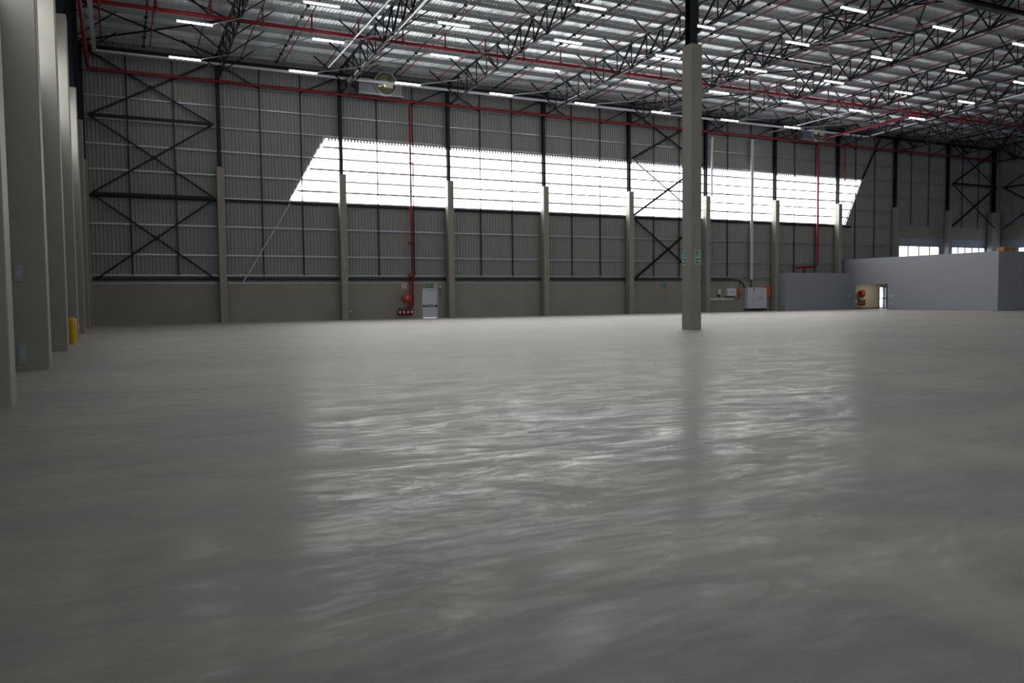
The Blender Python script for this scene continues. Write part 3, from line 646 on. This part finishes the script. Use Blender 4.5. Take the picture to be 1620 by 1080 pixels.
# ------------------------------------------------------------------ electrical gear on the low wall
t = thing('cabinet', (53.9, 57.6, .2), 'white three-door electrical cabinet on the low wall beside the seventh wall column', 'cabinet')
MB().box(52.66, 57.36, .24, 55.0, 57.76, 2.19).build('body', LGREY, t)
for i, (a, c) in enumerate(((52.68, 53.30), (53.32, 54.15), (54.17, 54.98))):
    dr = MB().box(a, 57.33, .27, c, 57.36, 2.16).build('door', LGREY, t)
    if i: MB().box(c-.14 if i == 1 else a+.08, 57.31, 1.14, c-.06 if i == 1 else a+.16, 57.33, 1.24).build('handle', DARK, dr)
MB().box(53.36, 57.322, 1.92, 53.50, 57.33, 2.10).build('warning_label', DARK, t)
MB().box(52.66, 57.38, .12, 55.0, 57.76, .24).build('plinth', BLACK, t)
tag(MB().box(55.12, 57.42, 1.36, 55.52, 57.775, 2.30).build('red_box', ORNG, origin=(55.3, 57.7, 1.4)), 'tall orange-red wall box between the white cabinet and the seventh column', 'box')
t = thing('switch_box', (50.85, 57.6, 1.43), 'white square control box on the low wall over the pale trunking', 'box')
MB().box(50.36, 57.52, 1.44, 51.38, 57.77, 2.15).build('housing', WHITE, t); MB().box(50.40, 57.50, 1.48, 51.34, 57.52, 2.11).build('lid', WHITE, t)
MB().box(50.80, 57.485, 1.76, 50.96, 57.5, 1.84).build('lock', DARK, t); MB().box(50.25, 57.55, 1.36, 51.30, 57.77, 1.44).build('bracket', DARK, t)
t = thing('meter_box', (49.55, 57.7, 1.56), 'narrow pale meter box on the low wall close to the sixth column', 'box')
MB().box(49.40, 57.62, 1.58, 49.68, 57.77, 2.08).build('housing', WHITE, t); MB().box(49.40, 57.66, 1.38, 49.62, 57.77, 1.54).build('socket', DARK, t)
t = thing('isolator_switch', (52.0, 57.66, 1.45), 'orange isolator switch on a black cable between control box and cabinet', 'switch')
MB().box(51.83, 57.60, 1.48, 52.17, 57.77, 1.98).build('housing', ORNG, t); MB().lathe((52.08, 57.60, 1.72), (0, -1, 0), [(.07, 0), (.07, .04), (0, .05)], 12).build('knob', DARK, t)
MB().path([(51.98, 57.72, 1.98), (51.98, 57.72, 2.85)], .022, 6).build('upper_cable', DARK, t)
MB().path([(51.98, 57.70, 1.48), (51.97, 57.70, 1.28), (51.8, 57.70, 1.16), (51.5, 57.70, 1.14)], .03, 6).build('lower_cable', DARK, t)
tag(MB().box(48.32, 57.68, 1.08, 51.25, 57.775, 1.24).build('trunking', WHITE, origin=(49, 57.7, 1.1)), 'pale horizontal trunking low on the wall under the control boxes', 'trunking')
for x, z, lab in ((15.24, .60, 'small white socket low on the wall after the second wall column'), (22.25, 2.36, 'small pale sensor on the wall beside the fire exit corner')):
    t = thing('wall_socket', (x, 57.77, z), lab, 'socket'); MB().box(x-.07, 57.75, z-.07, x+.07, 57.777, z+.07).build('plate', WHITE, t); MB().box(x-.025, 57.742, z-.02, x+.025, 57.75, z+.02).build('switch', LGREY, t)
tag(MB().path([(22.22, 57.75, 2.3), (22.25, 57.75, 1.7), (22.27, 57.75, 1.5)], .02, 6).build('door_cable', DARK, origin=(22.22, 57.75, 1.5)), 'thin dark cable hanging from the sensor beside the fire exit', 'cable')
for y, x, z, w, h, lab in ((20.66, -1.95, 2.15, .16, .36, 'pale grey socket plate at head height on the second tall column'), (20.66, -1.95, .35, .16, .42, 'grey socket plate low on the second tall column'), (42.45, -1.75, .32, .2, .14, 'small white socket low on the fifth tall column'),):
    t = thing('wall_socket', (x, y+.06, z), lab, 'socket'); MB().box(x-w/2, y+.05, z-h/2, x+w/2, y+.09, z+h/2).build('plate', GREYP if w < .2 else WHITE, t)
    MB().box(x-w/5, y+.035, z-h/4, x+w/5, y+.05, z+h/8).build('switch', GALV, t)

# ------------------------------------------------------------------ bollard
t = thing('bollard', (-1.22, 32.15, 0), 'yellow steel bollard beside the row of tall concrete columns', 'bollard')
m2 = MB().lathe((-1.46, 32.15, 0), (0, 0, 1), [(.125, 0), (.125, .80), (.12, .86), (.10, .91), (.06, .945), (0, .955)], 28)
m2.build('post', YEL, t); MB().lathe((-1.46, 32.15, 0), (0, 0, 1), [(.18, 0), (.18, .012), (.13, .02)], 28).build('foot', YEL, t)

# ------------------------------------------------------------------ grey offices
XO = 65.06; YO = 41.65; ZO = 4.92
structure(MB().box(56.27, 56.25, 0, XO, 56.37, 3.56).box(56.27, 56.37, 0, 56.39, 57.05, 3.56).box(56.39, 56.37, 3.46, XO, 57.05, 3.56).build('wall_pump_room', GREYP), 'low grey painted room against the long wall')
mb = MB(); OA, OB, OT = 52.2, 56.02, 2.42
mb.box(XO, YO, 0, XO+.2, OA, ZO); mb.box(XO, OA, OT, XO+.2, OB, ZO); mb.box(XO, OB, 0, XO+.2, 57.74, ZO)
mb.box(XO+.2, YO, 0, XR-.1, YO+.2, ZO)
structure(mb.build('wall_office', GREYP), 'large grey painted office block with a doorway')
structure(MB().box(XO+.2, YO+.2, ZO-.2, XR-.1, 57.7, ZO).build('wall_office_roof', GREYP))
# corridor seen through the doorway
mb = MB().box(XO+.2, 57.55, 0, 70.42, 57.74, 2.9).box(70.42, 57.55, 2.25, 71.62, 57.74, 2.9).box(71.62, 57.55, 0, 76.0, 57.74, 2.9).box(76, 47, 0, 76.15, 57.74, 2.9).box(XO+.2, 47, 0, 76, 47.15, 2.9)
structure(mb.build('wall_corridor', CREAM), 'cream corridor wall behind the doorway')
structure(MB().box(XO+.2, 47.15, 2.9, 76, 57.74, 2.98).build('ceiling_corridor', WHITE))
structure(MB().box(XO+.2, 57.53, 0, 70.4, 57.55, .10).build('baseboard_corridor', SEAL))
d = structure(MB().box(70.44, 57.5, 0, 70.52, 57.6, 2.24).box(71.52, 57.5, 0, 71.60, 57.6, 2.24).box(70.52, 57.5, 2.14, 71.52, 57.6, 2.24).box(70.52, 57.5, 0, 71.52, 57.6, .09).box(70.52, 57.5, .98, 71.52, 57.6, 1.07).box(71.16, 57.52, .09, 71.22, 57.58, 2.14).build('door_2', NAVY, origin=(71, 57.55, 0)), 'dark framed glazed corridor door')
MB().box(70.52, 57.545, .09, 71.52, 57.553, 2.14).build('pane', GLASS, d, origin=(71, 57.55, 0))
t = thing('lamp', (68.5, 55.6, 2.9), 'lit corridor ceiling lamp inside the office doorway', 'lamp')
MB().box(67.9, 55.3, 2.84, 69.1, 55.9, 2.9).build('lamp_frame', WHITE, t); MB().box(67.95, 55.35, 2.825, 69.05, 55.85, 2.84).build('diffuser', LAMPW, t)
hose_reel(67.66, 57.2, 1.55, 'round red hose reel on the cream corridor wall inside the doorway', .38)
for i, x in enumerate((67.32, 67.66, 68.0)):
    extinguisher(x, 57.28, .36, 'red fire extinguisher on the cream corridor wall, %s of three' % ('first', 'middle', 'last')[i])
for (y, z, w, h, lab) in ((51.72, 1.30, .34, .10, 'white switch plate beside the office doorway'), (51.8, .58, .16, .12, 'small white socket low beside the office doorway')):
    t = thing('wall_socket', (XO, y, z), lab, 'socket'); MB().box(XO-.025, y-w/2, z-h/2, XO-.001, y+w/2, z+h/2).build('plate', WHITE, t); MB().box(XO-.035, y-.03, z-.02, XO-.025, y+.03, z+.02).build('switch', LGREY, t)
t = thing('wall_socket', (64.7, 56.24, 1.31), 'small white socket on the low grey room near the doorway', 'socket'); MB().box(64.63, 56.225, 1.25, 64.77, 56.249, 1.38).build('plate', WHITE, t); MB().box(64.68, 56.217, 1.29, 64.72, 56.225, 1.33).build('switch', LGREY, t)
t = thing('cardboard_box', (71.3, 45, ZO), 'brown cardboard box lying on the office roof near the far corner', 'box')
MB().box(70.55, 44.7, ZO, 72.2, 45.4, ZO+.62).build('carton', CARD, t); MB().box(71.33, 44.69, ZO+.02, 71.42, 45.41, ZO+.626).build('tape', SIGNW, t)
# trees and ground outside
structure(MB().box(60, 58.3, -.35, 130, 90, -.3).build('ground', mat('outside_paving', (.35, .35, .33), .8)))
LEAF = mat('tree_leaves', (.06, .14, .035), .6, noise=.4, nscale=4); BARK = mat('tree_bark', (.06, .045, .03), .8)
for n, (x, y, h, r) in enumerate(((95.5, 76, 2.9, 1.5),)):
    t = thing('tree', (x, y, -.3), 'small green tree outside seen through the corridor door', 'tree')
    MB().lathe((x, y, -.3), (0, 0, 1), [(.14, 0), (.08, 2.4), (.03, 3.2)], 8).build('trunk', BARK, t)
    m2 = MB()
    for _ in range(900):
        a, c2, s = random.uniform(0, 6.28), random.uniform(-1, 1), random.random()**.33
        cc = Vector((x+r*s*math.cos(a)*math.sqrt(1-c2*c2), y+r*s*math.sin(a)*math.sqrt(1-c2*c2), h+1.1*r*s*c2)); u = Vector((random.gauss(0, 1), random.gauss(0, 1), random.gauss(0, 1))).normalized()*.14; v = u.orthogonal().normalized()*.08
        m2.add([cc-u, cc+v, cc+u, cc-v], [(0, 1, 2, 3)])
    m2.build('foliage', LEAF, t)
